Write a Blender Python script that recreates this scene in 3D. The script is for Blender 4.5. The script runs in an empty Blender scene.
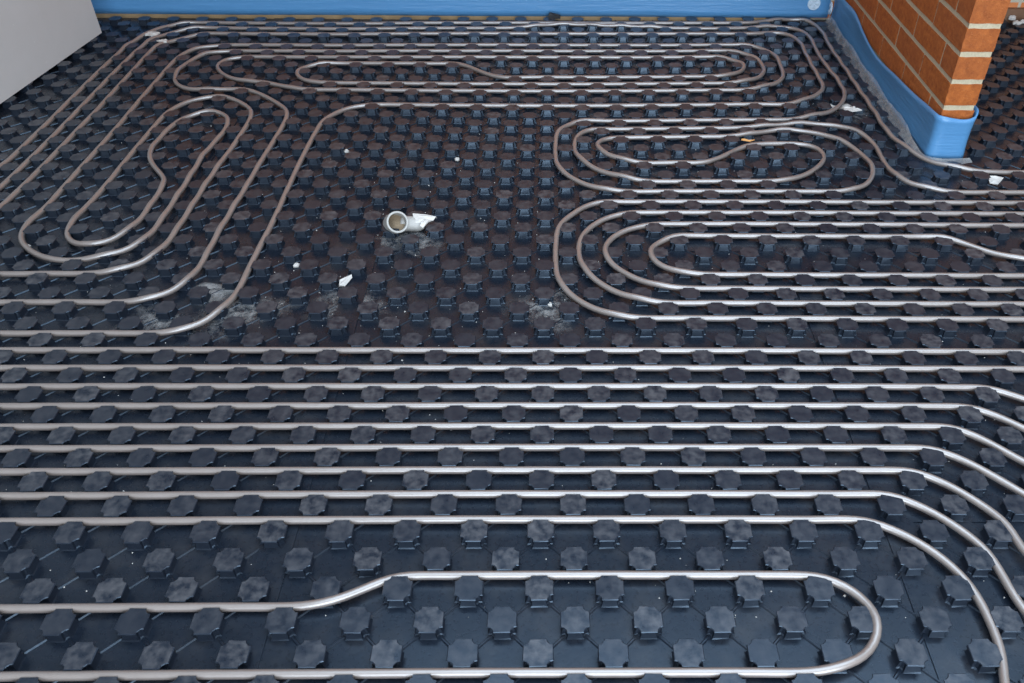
import bpy, bmesh, math, random
import numpy as np
from mathutils import Matrix, Vector

# ------------------------------------------------------------------ camera, light, exposure
Q = 0.0535                    # half the stud pitch of the panels, in metres
HT = 0.38                     # stud height in Q
FPX, TH, RO, YA = 850.51, 0.69348, 0.01381, 0.02323
CAM = np.array([0.50941, -14.06146, 20.76449 + HT])      # in Q, z = 0 is the sheet of the panels
CX = 571.44

def rot_matrix():
    c, s = math.cos(YA), math.sin(YA); a = np.array([[c, -s, 0], [s, c, 0], [0, 0, 1]])
    c, s = math.cos(TH), math.sin(TH); b = np.array([[1, 0, 0], [0, -s, -c], [0, c, -s]])
    c, s = math.cos(RO), math.sin(RO); r = np.array([[c, -s, 0], [s, c, 0], [0, 0, 1]])
    return r @ b @ a
RM = rot_matrix()

scene = bpy.context.scene
col = scene.collection
cam_data = bpy.data.cameras.new('camera')
cam = bpy.data.objects.new('camera', cam_data); col.objects.link(cam)
m = Matrix.Identity(4)
for r in range(3):
    m[r][0] = RM[0][r]; m[r][1] = -RM[1][r]; m[r][2] = -RM[2][r]; m[r][3] = CAM[r] * Q
cam.matrix_world = m
cam_data.sensor_width = 36; cam_data.lens = FPX / 1024 * 36
cam_data.shift_x = -(CX - 512) / 1024
cam_data.clip_start = 0.05
cam_data.dof.use_dof = True
cam_data.dof.focus_distance = 1.7
cam_data.dof.aperture_fstop = 14.0
scene.camera = cam

world = bpy.data.worlds.new('world'); scene.world = world
world.use_nodes = True
world.node_tree.nodes['Background'].inputs[0].default_value = (0.55, 0.72, 1.0, 1)
world.node_tree.nodes['Background'].inputs[1].default_value = 0.6

# daylight through the wide glazed opening behind the camera
WIN_X0, WIN_X1, WIN_Z0, WIN_Z1, WIN_Y = -0.95, 2.2, 0.1, 2.3, -2.9
ld = bpy.data.lights.new('window_daylight', 'AREA'); ld.shape = 'RECTANGLE'
ld.size = WIN_X1 - WIN_X0; ld.size_y = WIN_Z1 - WIN_Z0
ld.energy = 235; ld.color = (0.78, 0.89, 1.0)
lo = bpy.data.objects.new('window_daylight', ld); col.objects.link(lo)
lo.location = ((WIN_X0 + WIN_X1) / 2, WIN_Y + 0.05, (WIN_Z0 + WIN_Z1) / 2)
lo.rotation_euler = (math.radians(90), 0, 0)             # shines towards +Y, into the room

# blue sky through the roof window in the ceiling
SKY_X0, SKY_X1, SKY_Y0, SKY_Y1, CEIL_Z = -0.8, 2.1, -1.2, 1.2, 2.38
sd = bpy.data.lights.new('roof_window_daylight', 'AREA'); sd.shape = 'RECTANGLE'
sd.size = SKY_X1 - SKY_X0; sd.size_y = SKY_Y1 - SKY_Y0
sd.energy = 112; sd.color = (0.70, 0.85, 1.0)
so = bpy.data.objects.new('roof_window_daylight', sd); col.objects.link(so)
so.location = ((SKY_X0 + SKY_X1) / 2, (SKY_Y0 + SKY_Y1) / 2, CEIL_Z + 0.02)

scene.view_settings.view_transform = 'Standard'
scene.view_settings.look = 'None'
scene.view_settings.gamma = 1.0
scene.view_settings.use_curve_mapping = False
scene.view_settings.exposure = 0.0

# ------------------------------------------------------------------ lattice of the studs
DU = [[-0.0,-0.0,-0.0,-0.02,-0.03,0.05,0.15,0.17,0.2,0.22,0.08,-0.01,-0.02,-0.02],[-0.02,-0.04,-0.04,-0.06,-0.06,-0.0,0.13,0.15,0.17,0.18,0.03,-0.01,-0.03,-0.04],[-0.05,-0.05,-0.05,-0.07,-0.08,-0.05,0.06,0.08,0.08,0.07,0.02,-0.0,-0.03,-0.04],[-0.05,-0.05,-0.04,-0.07,-0.09,-0.06,0.01,0.02,0.03,0.03,0.02,0.01,-0.02,-0.03],[-0.02,-0.02,-0.01,-0.01,-0.04,-0.02,0.01,0.01,0.02,0.02,0.02,0.01,0.01,0.03],[0.02,0.02,0.03,0.03,0.02,0.01,0.01,0.01,0.01,0.02,0.02,0.01,0.02,0.06],[0.02,0.02,0.03,0.03,0.03,0.02,0.02,0.01,-0.0,-0.0,0.0,0.01,0.02,0.06],[-0.03,-0.03,-0.01,0.02,-0.01,-0.02,0.0,0.0,-0.02,-0.01,0.01,0.04,0.08,0.12],[-0.09,-0.08,-0.07,-0.05,-0.06,-0.06,-0.03,-0.01,-0.0,0.01,0.03,0.06,0.13,0.15],[-0.1,-0.11,-0.1,-0.09,-0.09,-0.08,-0.05,-0.01,0.01,0.03,0.04,0.08,0.15,0.16],[-0.02,-0.05,-0.04,-0.07,-0.09,-0.08,-0.03,-0.0,0.01,0.02,0.03,0.05,0.11,0.1]]
DV = [[0.0,0.0,0.0,0.02,0.04,-0.09,-0.28,-0.36,-0.41,-0.42,-0.17,-0.03,-0.0,0.01],[0.01,0.02,0.03,0.06,0.07,-0.02,-0.25,-0.32,-0.37,-0.35,-0.1,-0.05,-0.01,0.01],[0.03,0.03,0.03,0.07,0.08,0.06,-0.1,-0.15,-0.15,-0.12,-0.07,-0.05,-0.02,-0.0],[0.03,0.03,0.04,0.07,0.1,0.09,0.04,-0.0,-0.04,-0.06,-0.07,-0.05,-0.02,0.01],[0.04,0.04,0.05,0.05,0.07,0.07,0.05,0.01,-0.07,-0.15,-0.13,0.07,0.23,0.31],[0.03,0.03,0.04,0.04,0.03,0.04,0.05,-0.02,-0.2,-0.23,-0.15,0.14,0.33,0.43],[-0.01,-0.01,0.01,0.03,0.02,0.03,0.06,0.0,-0.18,-0.16,-0.1,0.15,0.33,0.43],[-0.06,-0.05,-0.03,0.0,-0.02,-0.01,0.07,0.05,-0.03,0.04,0.12,0.26,0.48,0.6],[-0.09,-0.09,-0.08,-0.06,-0.07,-0.05,0.02,0.07,0.12,0.2,0.26,0.38,0.63,0.71],[-0.08,-0.1,-0.09,-0.1,-0.09,-0.08,-0.04,0.04,0.19,0.27,0.31,0.43,0.67,0.71],[-0.02,-0.04,-0.04,-0.08,-0.09,-0.07,-0.02,0.0,0.07,0.2,0.22,0.28,0.5,0.43]]
DU, DV = np.array(DU), np.array(DV)      # how far the laid panels drift from a perfect grid, in Q

def lat(i, j):
    x = min(max((i + 32) / 6, 0), 9.999); y = min(max((j + 4) / 4, 0), 12.999)
    a, b = int(x), int(y); fx, fy = x - a, y - b
    f = lambda g: g[a, b]*(1-fx)*(1-fy) + g[a+1, b]*fx*(1-fy) + g[a, b+1]*(1-fx)*fy + g[a+1, b+1]*fx*fy
    return np.array([i + f(DU), j + f(DV)])

def project(p):
    d = RM @ (np.asarray(p, float) - CAM)
    return CX + FPX * d[0] / d[2], 341.5 + FPX * d[1] / d[2]

def ground(x, y, z):
    """pixel -> point on the horizontal plane z (in Q)"""
    d = RM.T @ np.array([(x - CX) / FPX, (y - 341.5) / FPX, 1.0])
    return CAM + d * ((z - CAM[2]) / d[2])

# ------------------------------------------------------------------ helpers
def tag(o, label=None, cat=None, group=None, kind=None):
    if label: o['label'] = label
    if cat: o['category'] = cat
    if group: o['group'] = group
    if kind: o['kind'] = kind
    return o

def mesh_obj(name, verts, faces, mat, parent=None, smooth=False, scale=Q):
    me = bpy.data.meshes.new(name)
    me.from_pydata([tuple(float(c) * scale for c in v) for v in verts], [], faces)
    if smooth: me.polygons.foreach_set('use_smooth', [True] * len(me.polygons))
    me.materials.append(mat); me.update()
    o = bpy.data.objects.new(name, me); col.objects.link(o)
    if parent: o.parent = parent
    return o

def empty(name, loc=(0, 0, 0)):
    o = bpy.data.objects.new(name, None); col.objects.link(o)
    o.empty_display_size = 0.05
    o.location = [c * Q for c in loc]
    return o

def box(x0, x1, y0, y1, z0, z1):
    v = [(x0, y0, z0), (x1, y0, z0), (x1, y1, z0), (x0, y1, z0), (x0, y0, z1), (x1, y0, z1), (x1, y1, z1), (x0, y1, z1)]
    f = [(0, 3, 2, 1), (4, 5, 6, 7), (0, 1, 5, 4), (1, 2, 6, 5), (2, 3, 7, 6), (3, 0, 4, 7)]
    return v, f

class MB:
    def __init__(s): s.v, s.f = [], []
    def add(s, v, f):
        n = len(s.v); s.v += list(v); s.f += [tuple(n + k for k in q) for q in f]
    def build(s, name, mat, parent=None, **k): return mesh_obj(name, s.v, s.f, mat, parent, **k)

def catmull(pts, step):
    pts = [np.asarray(p, float) for p in pts]
    P = [2 * pts[0] - pts[1]] + pts + [2 * pts[-1] - pts[-2]]
    out = []
    for k in range(1, len(P) - 2):
        p0, p1, p2, p3 = P[k-1:k+3]
        t = [0.0]
        for a, b in ((p0, p1), (p1, p2), (p2, p3)): t.append(t[-1] + max(np.linalg.norm(b - a), 1e-4) ** 0.5)
        n = max(2, int(np.linalg.norm(p2 - p1) / (step / 3)))
        for q in range(n):
            u = t[1] + (t[2] - t[1]) * q / n
            a1 = (t[1]-u)/(t[1]-t[0])*p0 + (u-t[0])/(t[1]-t[0])*p1
            a2 = (t[2]-u)/(t[2]-t[1])*p1 + (u-t[1])/(t[2]-t[1])*p2
            a3 = (t[3]-u)/(t[3]-t[2])*p2 + (u-t[2])/(t[3]-t[2])*p3
            b1 = (t[2]-u)/(t[2]-t[0])*a1 + (u-t[0])/(t[2]-t[0])*a2
            b2 = (t[3]-u)/(t[3]-t[1])*a2 + (u-t[1])/(t[3]-t[1])*a3
            out.append((t[2]-u)/(t[2]-t[1])*b1 + (u-t[1])/(t[2]-t[1])*b2)
    out.append(pts[-1])
    out = np.array(out)
    s = np.concatenate([[0], np.cumsum(np.linalg.norm(np.diff(out, axis=0), axis=1))])
    n = max(2, int(s[-1] / step)); g = np.linspace(0, s[-1], n + 1)
    return np.stack([np.interp(g, s, out[:, c]) for c in range(out.shape[1])], 1)

def smooth_line(p, it):
    p = p.copy()
    for _ in range(it):
        p[1:-1] = 0.25 * p[:-2] + 0.5 * p[1:-1] + 0.25 * p[2:]
    return p

def tube(path, radius, n=12, cap=True):
    path = np.asarray(path, float)
    rad = np.broadcast_to(np.asarray(radius, float), (len(path),))
    t = np.gradient(path, axis=0); t /= np.linalg.norm(t, axis=1)[:, None]
    up = np.array([0, 0, 1.0]) if abs(t[0][2]) < 0.9 else np.array([1.0, 0, 0])
    v, f = [], []
    for k in range(len(path)):
        side = np.cross(t[k], up); side /= np.linalg.norm(side)
        w = np.cross(side, t[k])
        for a in range(n):
            an = 2 * math.pi * a / n
            v.append(path[k] + rad[k] * (math.cos(an) * side + math.sin(an) * w))
    for k in range(len(path) - 1):
        for a in range(n):
            b = (a + 1) % n
            f.append((k*n + a, k*n + b, (k+1)*n + b, (k+1)*n + a))
    if cap:
        f.append(tuple(reversed(range(n)))); f.append(tuple((len(path)-1)*n + a for a in range(n)))
    return v, f

# ------------------------------------------------------------------ materials
def new_mat(name):
    mt = bpy.data.materials.new(name); mt.use_nodes = True
    nt = mt.node_tree; b = nt.nodes['Principled BSDF']
    return mt, nt, b

def N(nt, kind, **k):
    n = nt.nodes.new(kind)
    for a, v in k.items(): setattr(n, a, v)
    return n

def ramp(nt, src, stops):
    r = N(nt, 'ShaderNodeValToRGB')
    el = r.color_ramp.elements
    while len(el) < len(stops): el.new(0.5)
    for e, (p, c) in zip(el, stops): e.position = p; e.color = c if len(c) == 4 else (*c, 1)
    nt.links.new(src, r.inputs[0]); return r.outputs[0]

def noise(nt, vec, scale, detail=4, rough=0.6):
    n = N(nt, 'ShaderNodeTexNoise'); n.inputs['Scale'].default_value = scale
    n.inputs['Detail'].default_value = detail; n.inputs['Roughness'].default_value = rough
    if vec is not None: nt.links.new(vec, n.inputs['Vector'])
    return n.outputs[0]

def mixc(nt, fac, a, b):
    mx = N(nt, 'ShaderNodeMix', data_type='RGBA')
    for s, v in ((mx.inputs[0], fac), (mx.inputs[6], a), (mx.inputs[7], b)):
        if isinstance(v, (int, float)): s.default_value = v
        elif isinstance(v, tuple): s.default_value = (*v, 1)
        else: nt.links.new(v, s)
    return mx.outputs[2]

def mathn(nt, op, a, b=0.0):
    mt = N(nt, 'ShaderNodeMath', operation=op)
    for s, v in zip(mt.inputs, (a, b)):
        if isinstance(v, (int, float)): s.default_value = v
        else: nt.links.new(v, s)
    return mt.outputs[0]

def bump(nt, bsdf, h, strength, dist=0.002):
    b = N(nt, 'ShaderNodeBump'); b.inputs['Strength'].default_value = strength; b.inputs['Distance'].default_value = dist
    nt.links.new(h, b.inputs['Height']); nt.links.new(b.outputs[0], bsdf.inputs['Normal'])

def simple(name, colr, rough=0.6, spec=0.5, var=0.0, scale=60):
    mt, nt, b = new_mat(name)
    b.inputs['Roughness'].default_value = rough
    b.inputs['Specular IOR Level'].default_value = spec
    tc = N(nt, 'ShaderNodeTexCoord')
    if var:
        f = noise(nt, tc.outputs['Object'], scale)
        nt.links.new(mixc(nt, f, tuple(c * (1 - var) for c in colr), tuple(min(1, c * (1 + var)) for c in colr)), b.inputs['Base Color'])
    else: b.inputs['Base Color'].default_value = (*colr, 1)
    return mt

def make_stud_mat():
    mt, nt, b = new_mat('stud_plastic')
    tc = N(nt, 'ShaderNodeTexCoord'); oi = N(nt, 'ShaderNodeObjectInfo'); geo = N(nt, 'ShaderNodeNewGeometry')
    add = N(nt, 'ShaderNodeVectorMath', operation='ADD')
    nt.links.new(tc.outputs['Object'], add.inputs[0])
    sc = N(nt, 'ShaderNodeVectorMath', operation='SCALE'); sc.inputs[3].default_value = 40.0
    nt.links.new(oi.outputs['Location'], sc.inputs[0]); nt.links.new(sc.outputs[0], add.inputs[1])
    n1 = noise(nt, add.outputs[0], 55, 5, 0.65)
    n2 = noise(nt, add.outputs[0], 260, 3, 0.6)
    sep = N(nt, 'ShaderNodeSeparateXYZ'); nt.links.new(geo.outputs['Normal'], sep.inputs[0])
    top = mathn(nt, 'GREATER_THAN', sep.outputs[2], 0.9)
    dust = ramp(nt, n1, [(0.38, (0, 0, 0)), (0.72, (1, 1, 1))])
    rnd = ramp(nt, oi.outputs['Random'], [(0.0, (.15,)*3), (0.6, (.55,)*3), (1.0, (1,)*3)])
    fac = mathn(nt, 'MULTIPLY', mathn(nt, 'MULTIPLY', dust, rnd), top)
    base = mixc(nt, n2, (0.008, 0.011, 0.017), (0.013, 0.017, 0.026))
    c = mixc(nt, fac, base, (0.086, 0.085, 0.090))
    nt.links.new(c, b.inputs['Base Color'])
    r = mathn(nt, 'ADD', mathn(nt, 'MULTIPLY', n1, 0.22), 0.20)
    nt.links.new(r, b.inputs['Roughness'])
    b.inputs['Specular IOR Level'].default_value = 0.5
    b.inputs['Specular Tint'].default_value = (0.60, 0.79, 1.0, 1)  # blue of the reflected sky tinted into the stud highlights
    bump(nt, b, n2, 0.12, 0.001)
    return mt

def make_sheet_mat():
    mt, nt, b = new_mat('sheet_plastic')
    tc = N(nt, 'ShaderNodeTexCoord')
    n1 = noise(nt, tc.outputs['Object'], 9, 6, 0.7)
    n2 = noise(nt, tc.outputs['Object'], 130, 4, 0.6)
    dust = ramp(nt, n1, [(0.48, (0, 0, 0)), (0.75, (.55,)*3)])
    base = mixc(nt, n2, (0.006, 0.009, 0.015), (0.010, 0.014, 0.022))
    nt.links.new(mixc(nt, dust, base, (0.045, 0.044, 0.045)), b.inputs['Base Color'])
    nt.links.new(mathn(nt, 'ADD', mathn(nt, 'MULTIPLY', n2, 0.18), 0.20), b.inputs['Roughness'])
    b.inputs['Specular IOR Level'].default_value = 0.5
    b.inputs['Specular Tint'].default_value = (0.60, 0.79, 1.0, 1)  # sheet gloss coloured blue to imitate sky reflection
    bump(nt, b, n2, 0.1, 0.001)
    return mt

def make_pipe_mat():
    mt, nt, b = new_mat('pipe_plastic')
    tc = N(nt, 'ShaderNodeTexCoord')
    n1 = noise(nt, tc.outputs['Object'], 25, 4, 0.6)
    nt.links.new(mixc(nt, n1, (0.135, 0.108, 0.094), (0.185, 0.155, 0.14)), b.inputs['Base Color'])
    b.inputs['Roughness'].default_value = 0.40
    b.inputs['Coat Weight'].default_value = 1.0; b.inputs['Coat Roughness'].default_value = 0.36; b.inputs['Coat IOR'].default_value = 1.75
    b.inputs['Specular IOR Level'].default_value = 1.0
    return mt

def make_brick_mat():
    mt, nt, b = new_mat('brick_clay')
    tc = N(nt, 'ShaderNodeTexCoord'); oi = N(nt, 'ShaderNodeObjectInfo')
    n1 = noise(nt, tc.outputs['Object'], 45, 6, 0.7)
    n2 = noise(nt, tc.outputs['Object'], 350, 3, 0.7)
    n1c = ramp(nt, n1, [(0.3, (0, 0, 0)), (0.7, (1, 1, 1))])
    c = mixc(nt, n1c, (0.235, 0.060, 0.015), (0.48, 0.140, 0.032))
    c = mixc(nt, mathn(nt, 'MULTIPLY', oi.outputs['Random'], 0.35), c, (0.25, 0.075, 0.03))
    sp = ramp(nt, n2, [(0.63, (0, 0, 0)), (0.72, (1, 1, 1))])
    c = mixc(nt, mathn(nt, 'MULTIPLY', sp, 0.4), c, (0.52, 0.32, 0.18))
    nt.links.new(c, b.inputs['Base Color']); b.inputs['Roughness'].default_value = 0.9
    b.inputs['Specular IOR Level'].default_value = 0.2
    bump(nt, b, mathn(nt, 'ADD', n1, n2), 0.9, 0.003)
    return mt

def make_plaster_mat():
    mt, nt, b = new_mat('plasterboard_paper')
    tc = N(nt, 'ShaderNodeTexCoord')
    n1 = noise(nt, tc.outputs['Object'], 4, 6, 0.65)
    n2 = noise(nt, tc.outputs['Object'], 60, 5, 0.7)
    c = mixc(nt, n1, (0.40, 0.375, 0.355), (0.47, 0.45, 0.435))
    sp = ramp(nt, n2, [(0.66, (0, 0, 0)), (0.72, (1, 1, 1))])
    nt.links.new(mixc(nt, mathn(nt, 'MULTIPLY', sp, 0.35), c, (0.62, 0.62, 0.62)), b.inputs['Base Color'])
    b.inputs['Roughness'].default_value = 0.85
    bump(nt, b, n2, 0.1, 0.001)
    return mt

def make_foil_mat():
    mt, nt, b = new_mat('blue_foam_foil')
    tc = N(nt, 'ShaderNodeTexCoord')
    mp = N(nt, 'ShaderNodeMapping'); mp.inputs['Scale'].default_value = (6, 6, 90)
    nt.links.new(tc.outputs['Object'], mp.inputs[0])
    n1 = noise(nt, mp.outputs[0], 1.0, 5, 0.65)
    n2 = noise(nt, tc.outputs['Object'], 500, 2, 0.6)
    c = mixc(nt, n1, (0.050, 0.165, 0.33), (0.085, 0.235, 0.44))
    nt.links.new(mixc(nt, mathn(nt, 'MULTIPLY', n2, 0.25), c, (0.12, 0.30, 0.52)), b.inputs['Base Color'])
    b.inputs['Roughness'].default_value = 0.32
    bump(nt, b, n1, 0.5, 0.004)
    return mt

def make_film_mat():
    mt, nt, b = new_mat('clear_film')
    tc = N(nt, 'ShaderNodeTexCoord')
    n1 = noise(nt, tc.outputs['Object'], 40, 5, 0.6)
    nt.links.new(mixc(nt, n1, (0.38, 0.42, 0.48), (0.55, 0.52, 0.47)), b.inputs['Base Color'])
    b.inputs['Roughness'].default_value = 0.3
    nt.links.new(mathn(nt, 'ADD', mathn(nt, 'MULTIPLY', n1, 0.5), 0.12), b.inputs['Alpha'])
    bump(nt, b, n1, 0.4, 0.004)
    return mt

def make_dust_mat(name='plaster_dust', dens=0.5):
    mt, nt, b = new_mat(name)
    tc = N(nt, 'ShaderNodeTexCoord')
    n1 = noise(nt, tc.outputs['Object'], 38, 8, 0.72)
    b.inputs['Base Color'].default_value = (0.34, 0.335, 0.33, 1); b.inputs['Roughness'].default_value = 0.9
    at = N(nt, 'ShaderNodeAttribute', attribute_name='edge')
    a = mathn(nt, 'MULTIPLY', ramp(nt, n1, [(0.55 - dens * 0.25, (0, 0, 0)), (0.75, (1, 1, 1))]), at.outputs['Fac'])
    nt.links.new(a, b.inputs['Alpha'])
    return mt

def make_wall_brick_mat():
    mt, nt, b = new_mat('brick_wall_pattern')
    tc = N(nt, 'ShaderNodeTexCoord')
    mp = N(nt, 'ShaderNodeMapping'); mp.inputs['Rotation'].default_value = (math.radians(90), 0, 0)
    nt.links.new(tc.outputs['Object'], mp.inputs[0])
    br = N(nt, 'ShaderNodeTexBrick'); br.inputs['Scale'].default_value = 1.0
    br.inputs['Brick Width'].default_value = 0.225; br.inputs['Row Height'].default_value = 0.075; br.inputs['Mortar Size'].default_value = 0.006
    br.inputs['Color1'].default_value = (0.42, 0.13, 0.045, 1); br.inputs['Color2'].default_value = (0.54, 0.18, 0.06, 1); br.inputs['Mortar'].default_value = (0.42, 0.37, 0.29, 1)
    nt.links.new(mp.outputs[0], br.inputs['Vector']); nt.links.new(br.outputs[0], b.inputs['Base Color'])
    b.inputs['Roughness'].default_value = 0.9
    return mt

M_STUD, M_SHEET, M_PIPE, M_BRICK = make_stud_mat(), make_sheet_mat(), make_pipe_mat(), make_brick_mat()
M_MORTAR = simple('mortar', (0.40, 0.34, 0.235), 0.95, 0.2, 0.35, 220)
M_PLASTER, M_FOIL, M_FILM = make_plaster_mat(), make_foil_mat(), make_film_mat()
M_DUST = make_dust_mat()
M_WALLBRICK = make_wall_brick_mat()
M_SCREED = simple('screed', (0.20, 0.19, 0.18), 0.9, 0.3, 0.2, 20)
M_TIMBER = simple('timber', (0.27, 0.18, 0.095), 0.75, 0.3, 0.35, 30)
M_DARKWOOD = simple('dark_timber', (0.16, 0.085, 0.05), 0.7, 0.3, 0.3, 30)
M_CEIL = simple('ceiling_board', (0.42, 0.37, 0.34), 0.85, 0.3, 0.08, 5)
M_ROOM = simple('bare_plaster', (0.33, 0.27, 0.23), 0.9, 0.3, 0.15, 5)
M_WHITE = simple('white_scrap', (0.52, 0.50, 0.47), 0.8, 0.3, 0.15, 150)
M_CONDUIT = simple('grey_plastic', (0.34, 0.33, 0.31), 0.5, 0.4, 0.12, 90)
M_SAND = simple('sand', (0.20, 0.15, 0.10), 0.95, 0.2, 0.5, 300)
M_DISC = simple('disc_plastic', (0.42, 0.50, 0.58), 0.45, 0.5, 0.1, 80)
M_BLACK = simple('black_rubber', (0.012, 0.012, 0.013), 0.6, 0.4, 0.2, 80)
M_LEAF = simple('orange_chip', (0.55, 0.27, 0.09), 0.8, 0.3, 0.3, 200)
M_FRAME = simple('window_frame', (0.5, 0.5, 0.5), 0.5)

random.seed(7)

def adopt(child, parent):
    child.parent = parent
    child.matrix_parent_inverse = Matrix.Translation(parent.location).inverted()
    return child

# ------------------------------------------------------------------ the setting
Y_BACK, X_RIGHT, Y_FRONT, Z_CEIL = 47.6, 44.0, -55.0, 44.5
o = mesh_obj('floor', *box(-48, X_RIGHT, Y_FRONT, Y_BACK, -1.2, -0.12), M_SCREED); tag(o, 'bare grey screed under the panels', kind='structure')
o = mesh_obj('wall_back', *box(-48, X_RIGHT, Y_BACK, Y_BACK + 2, -0.12, Z_CEIL), M_WALLBRICK); tag(o, 'brick back wall', kind='structure')
cb = MB(); sx0, sx1, sy0, sy1 = SKY_X0 / Q, SKY_X1 / Q, SKY_Y0 / Q, SKY_Y1 / Q
for q in ((-48, sx0, Y_FRONT, Y_BACK), (sx1, X_RIGHT, Y_FRONT, Y_BACK), (sx0, sx1, Y_FRONT, sy0), (sx0, sx1, sy1, Y_BACK)): cb.add(*box(*q, Z_CEIL, Z_CEIL + 2))
o = cb.build('ceiling', M_CEIL); tag(o, 'pale board ceiling', kind='structure')
o = mesh_obj('wall_far_right', *box(X_RIGHT, X_RIGHT + 2, Y_FRONT, Y_BACK, -0.12, Z_CEIL), M_ROOM); tag(o, 'bare side wall beyond the brick pier', kind='structure')
wx0, wx1, wz0, wz1 = WIN_X0 / Q, WIN_X1 / Q, WIN_Z0 / Q, WIN_Z1 / Q
fb = MB()
for b in ((-48, wx0, Y_FRONT - 2, Y_FRONT, -0.12, Z_CEIL), (wx1, X_RIGHT, Y_FRONT - 2, Y_FRONT, -0.12, Z_CEIL),
          (wx0, wx1, Y_FRONT - 2, Y_FRONT, -0.12, wz0), (wx0, wx1, Y_FRONT - 2, Y_FRONT, wz1, Z_CEIL)): fb.add(*box(*b))
tag(fb.build('wall_front', M_ROOM), 'wall with a wide window opening behind the viewer', kind='structure')

# plasterboarded wall at the left, its boards stop just above the studs
A = ground(102, 33, HT)[:2]; B = ground(3, 102.5, HT)[:2]
d = (B - A) / np.linalg.norm(B - A); nrm = np.array([d[1], -d[0]])
if nrm[0] > 0: nrm = -nrm                                  # points away from the room
far = A + d * 92
def slab(p, q, t0, t1, z0, z1):
    a, b, c, e = p + nrm * t0, q + nrm * t0, q + nrm * t1, p + nrm * t1
    v = [(*k, z0) for k in (a, b, c, e)] + [(*k, z1) for k in (a, b, c, e)]
    return v, [(3, 2, 1, 0), (4, 5, 6, 7), (0, 1, 5, 4), (1, 2, 6, 5), (2, 3, 7, 6), (3, 0, 4, 7)]
wl = mesh_obj('wall_left', *slab(A, far, 0, 2.2, HT + 0.02, Z_CEIL), M_PLASTER)
tag(wl, 'pale plasterboard wall ending above the studs', kind='structure')
mesh_obj('shadow_gap_plate', *slab(A + d * 0.8, far, 0.9, 2.2, 0, HT + 0.02), M_BLACK, wl)  # black recessed plate added to give the dark shadow gap under the boards

# brick pier
PX0, PX1, PY0 = 20.28, 21.92, 26.68
CH, JT, PJ = 1.385, 0.25, 0.17
N_COURSE = 13
core = MB()
core.add(*box(PX0 + 0.05, PX1 - 0.05, PY0 + 0.04, Y_BACK, -0.12, -0.02 + CH * N_COURSE))
core.add(*box(PX0, PX1, PY0, Y_BACK, -0.02 + CH * N_COURSE, Z_CEIL))
wr = core.build('wall_right', M_MORTAR); tag(wr, 'orange brick pier wall with pale mortar joints', kind='structure')
wr.data.materials.append(M_WALLBRICK)
for p in wr.data.polygons[6:]: p.material_index = 1
def brick_mesh(L):
    bm = bmesh.new(); bmesh.ops.create_cube(bm, size=1)
    bmesh.ops.scale(bm, vec=((PX1 - PX0) * Q, L * Q, (CH - JT) * Q), verts=bm.verts)
    bmesh.ops.subdivide_edges(bm, edges=bm.edges, cuts=4, use_grid_fill=True)
    rr = random.Random(int(L * 100))
    hx, hy, hz = (PX1 - PX0) * Q / 2, L * Q / 2, (CH - JT) * Q / 2
    for v in bm.verts:
        on = (abs(abs(v.co.x) - hx) < 1e-5) + (abs(abs(v.co.y) - hy) < 1e-5) + (abs(abs(v.co.z) - hz) < 1e-5)
        k = 0.004 if on == 1 else 0.014
        v.co += Vector((rr.uniform(-1, 1), rr.uniform(-1, 1), rr.uniform(-1, 1))) * k * Q
        if on > 1: v.co *= 1 - rr.uniform(0.0, 0.008)
    me = bpy.data.meshes.new('brick'); bm.to_mesh(me); bm.free(); me.materials.append(M_BRICK)
    return me
brick_cache = {}
for k in range(N_COURSE):
    ys = [PY0] + [y for y in ([28.5 + 4.2 * t for t in range(5)] if k % 2 else [30.65 + 4.2 * t for t in range(4)])] + [Y_BACK]
    for a in range(len(ys) - 1):
        y0 = ys[a] + (PJ / 2 if a else 0); y1 = ys[a + 1] - PJ / 2
        L = round(y1 - y0, 2)
        if L not in brick_cache: brick_cache[L] = brick_mesh(L)
        ob = bpy.data.objects.new('brick', brick_cache[L]); col.objects.link(ob)
        ob.parent = wr
        ob.location = ((PX0 + PX1) / 2 * Q + random.uniform(-.0006, .0006), (y0 + y1) / 2 * Q + random.uniform(0, .001), (-0.02 + CH * (k + 0.5)) * Q)
        ob.rotation_euler = (random.uniform(-.006, .006), 0, random.uniform(-.003, .003))

# ------------------------------------------------------------------ studded panels
def outline(a, b, n1, n2):
    pts = []
    for k in range(4):
        c, s = round(math.cos(k * math.pi / 2)), round(math.sin(k * math.pi / 2))
        for x, y in ((a, -b), (a, b), (a - n1, b + n2), (b + n2, a - n1)):
            pts.append((c * x - s * y, s * x + c * y))
    return pts
def stud_mesh(var):
    rings = [(0.408, 0.25, 0.08, 0.01, -0.008), (0.375, 0.225, 0.09, 0.0, 0.038), (0.292, 0.17, 0.08, 0.0, 0.305), (0.305, 0.175, 0.08, 0.0, 0.325),
             (0.404, 0.225, 0.08, 0.02, 0.343), (0.408, 0.23, 0.08, 0.02, 0.358), (0.388, 0.22, 0.075, 0.02, HT)]
    rr = random.Random(var)
    v, f = [], []
    for a, b, n1, n2, z in rings:
        for x, y in outline(a, b, n1, n2): v.append((x + rr.uniform(-.005, .005), y + rr.uniform(-.005, .005), z))
    for k in range(len(rings) - 1):
        for a in range(16):
            b = (a + 1) % 16
            f.append((k*16 + a, k*16 + b, (k+1)*16 + b, (k+1)*16 + a))
    n = len(rings)
    f.append(tuple((n-1)*16 + a for a in range(16)))
    me = bpy.data.meshes.new('stud')
    me.from_pydata([tuple(c * Q for c in p) for p in v], [], f)
    me.materials.append(M_STUD); me.update()
    return me
STUDS = [stud_mesh(k) for k in range(6)]

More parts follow.
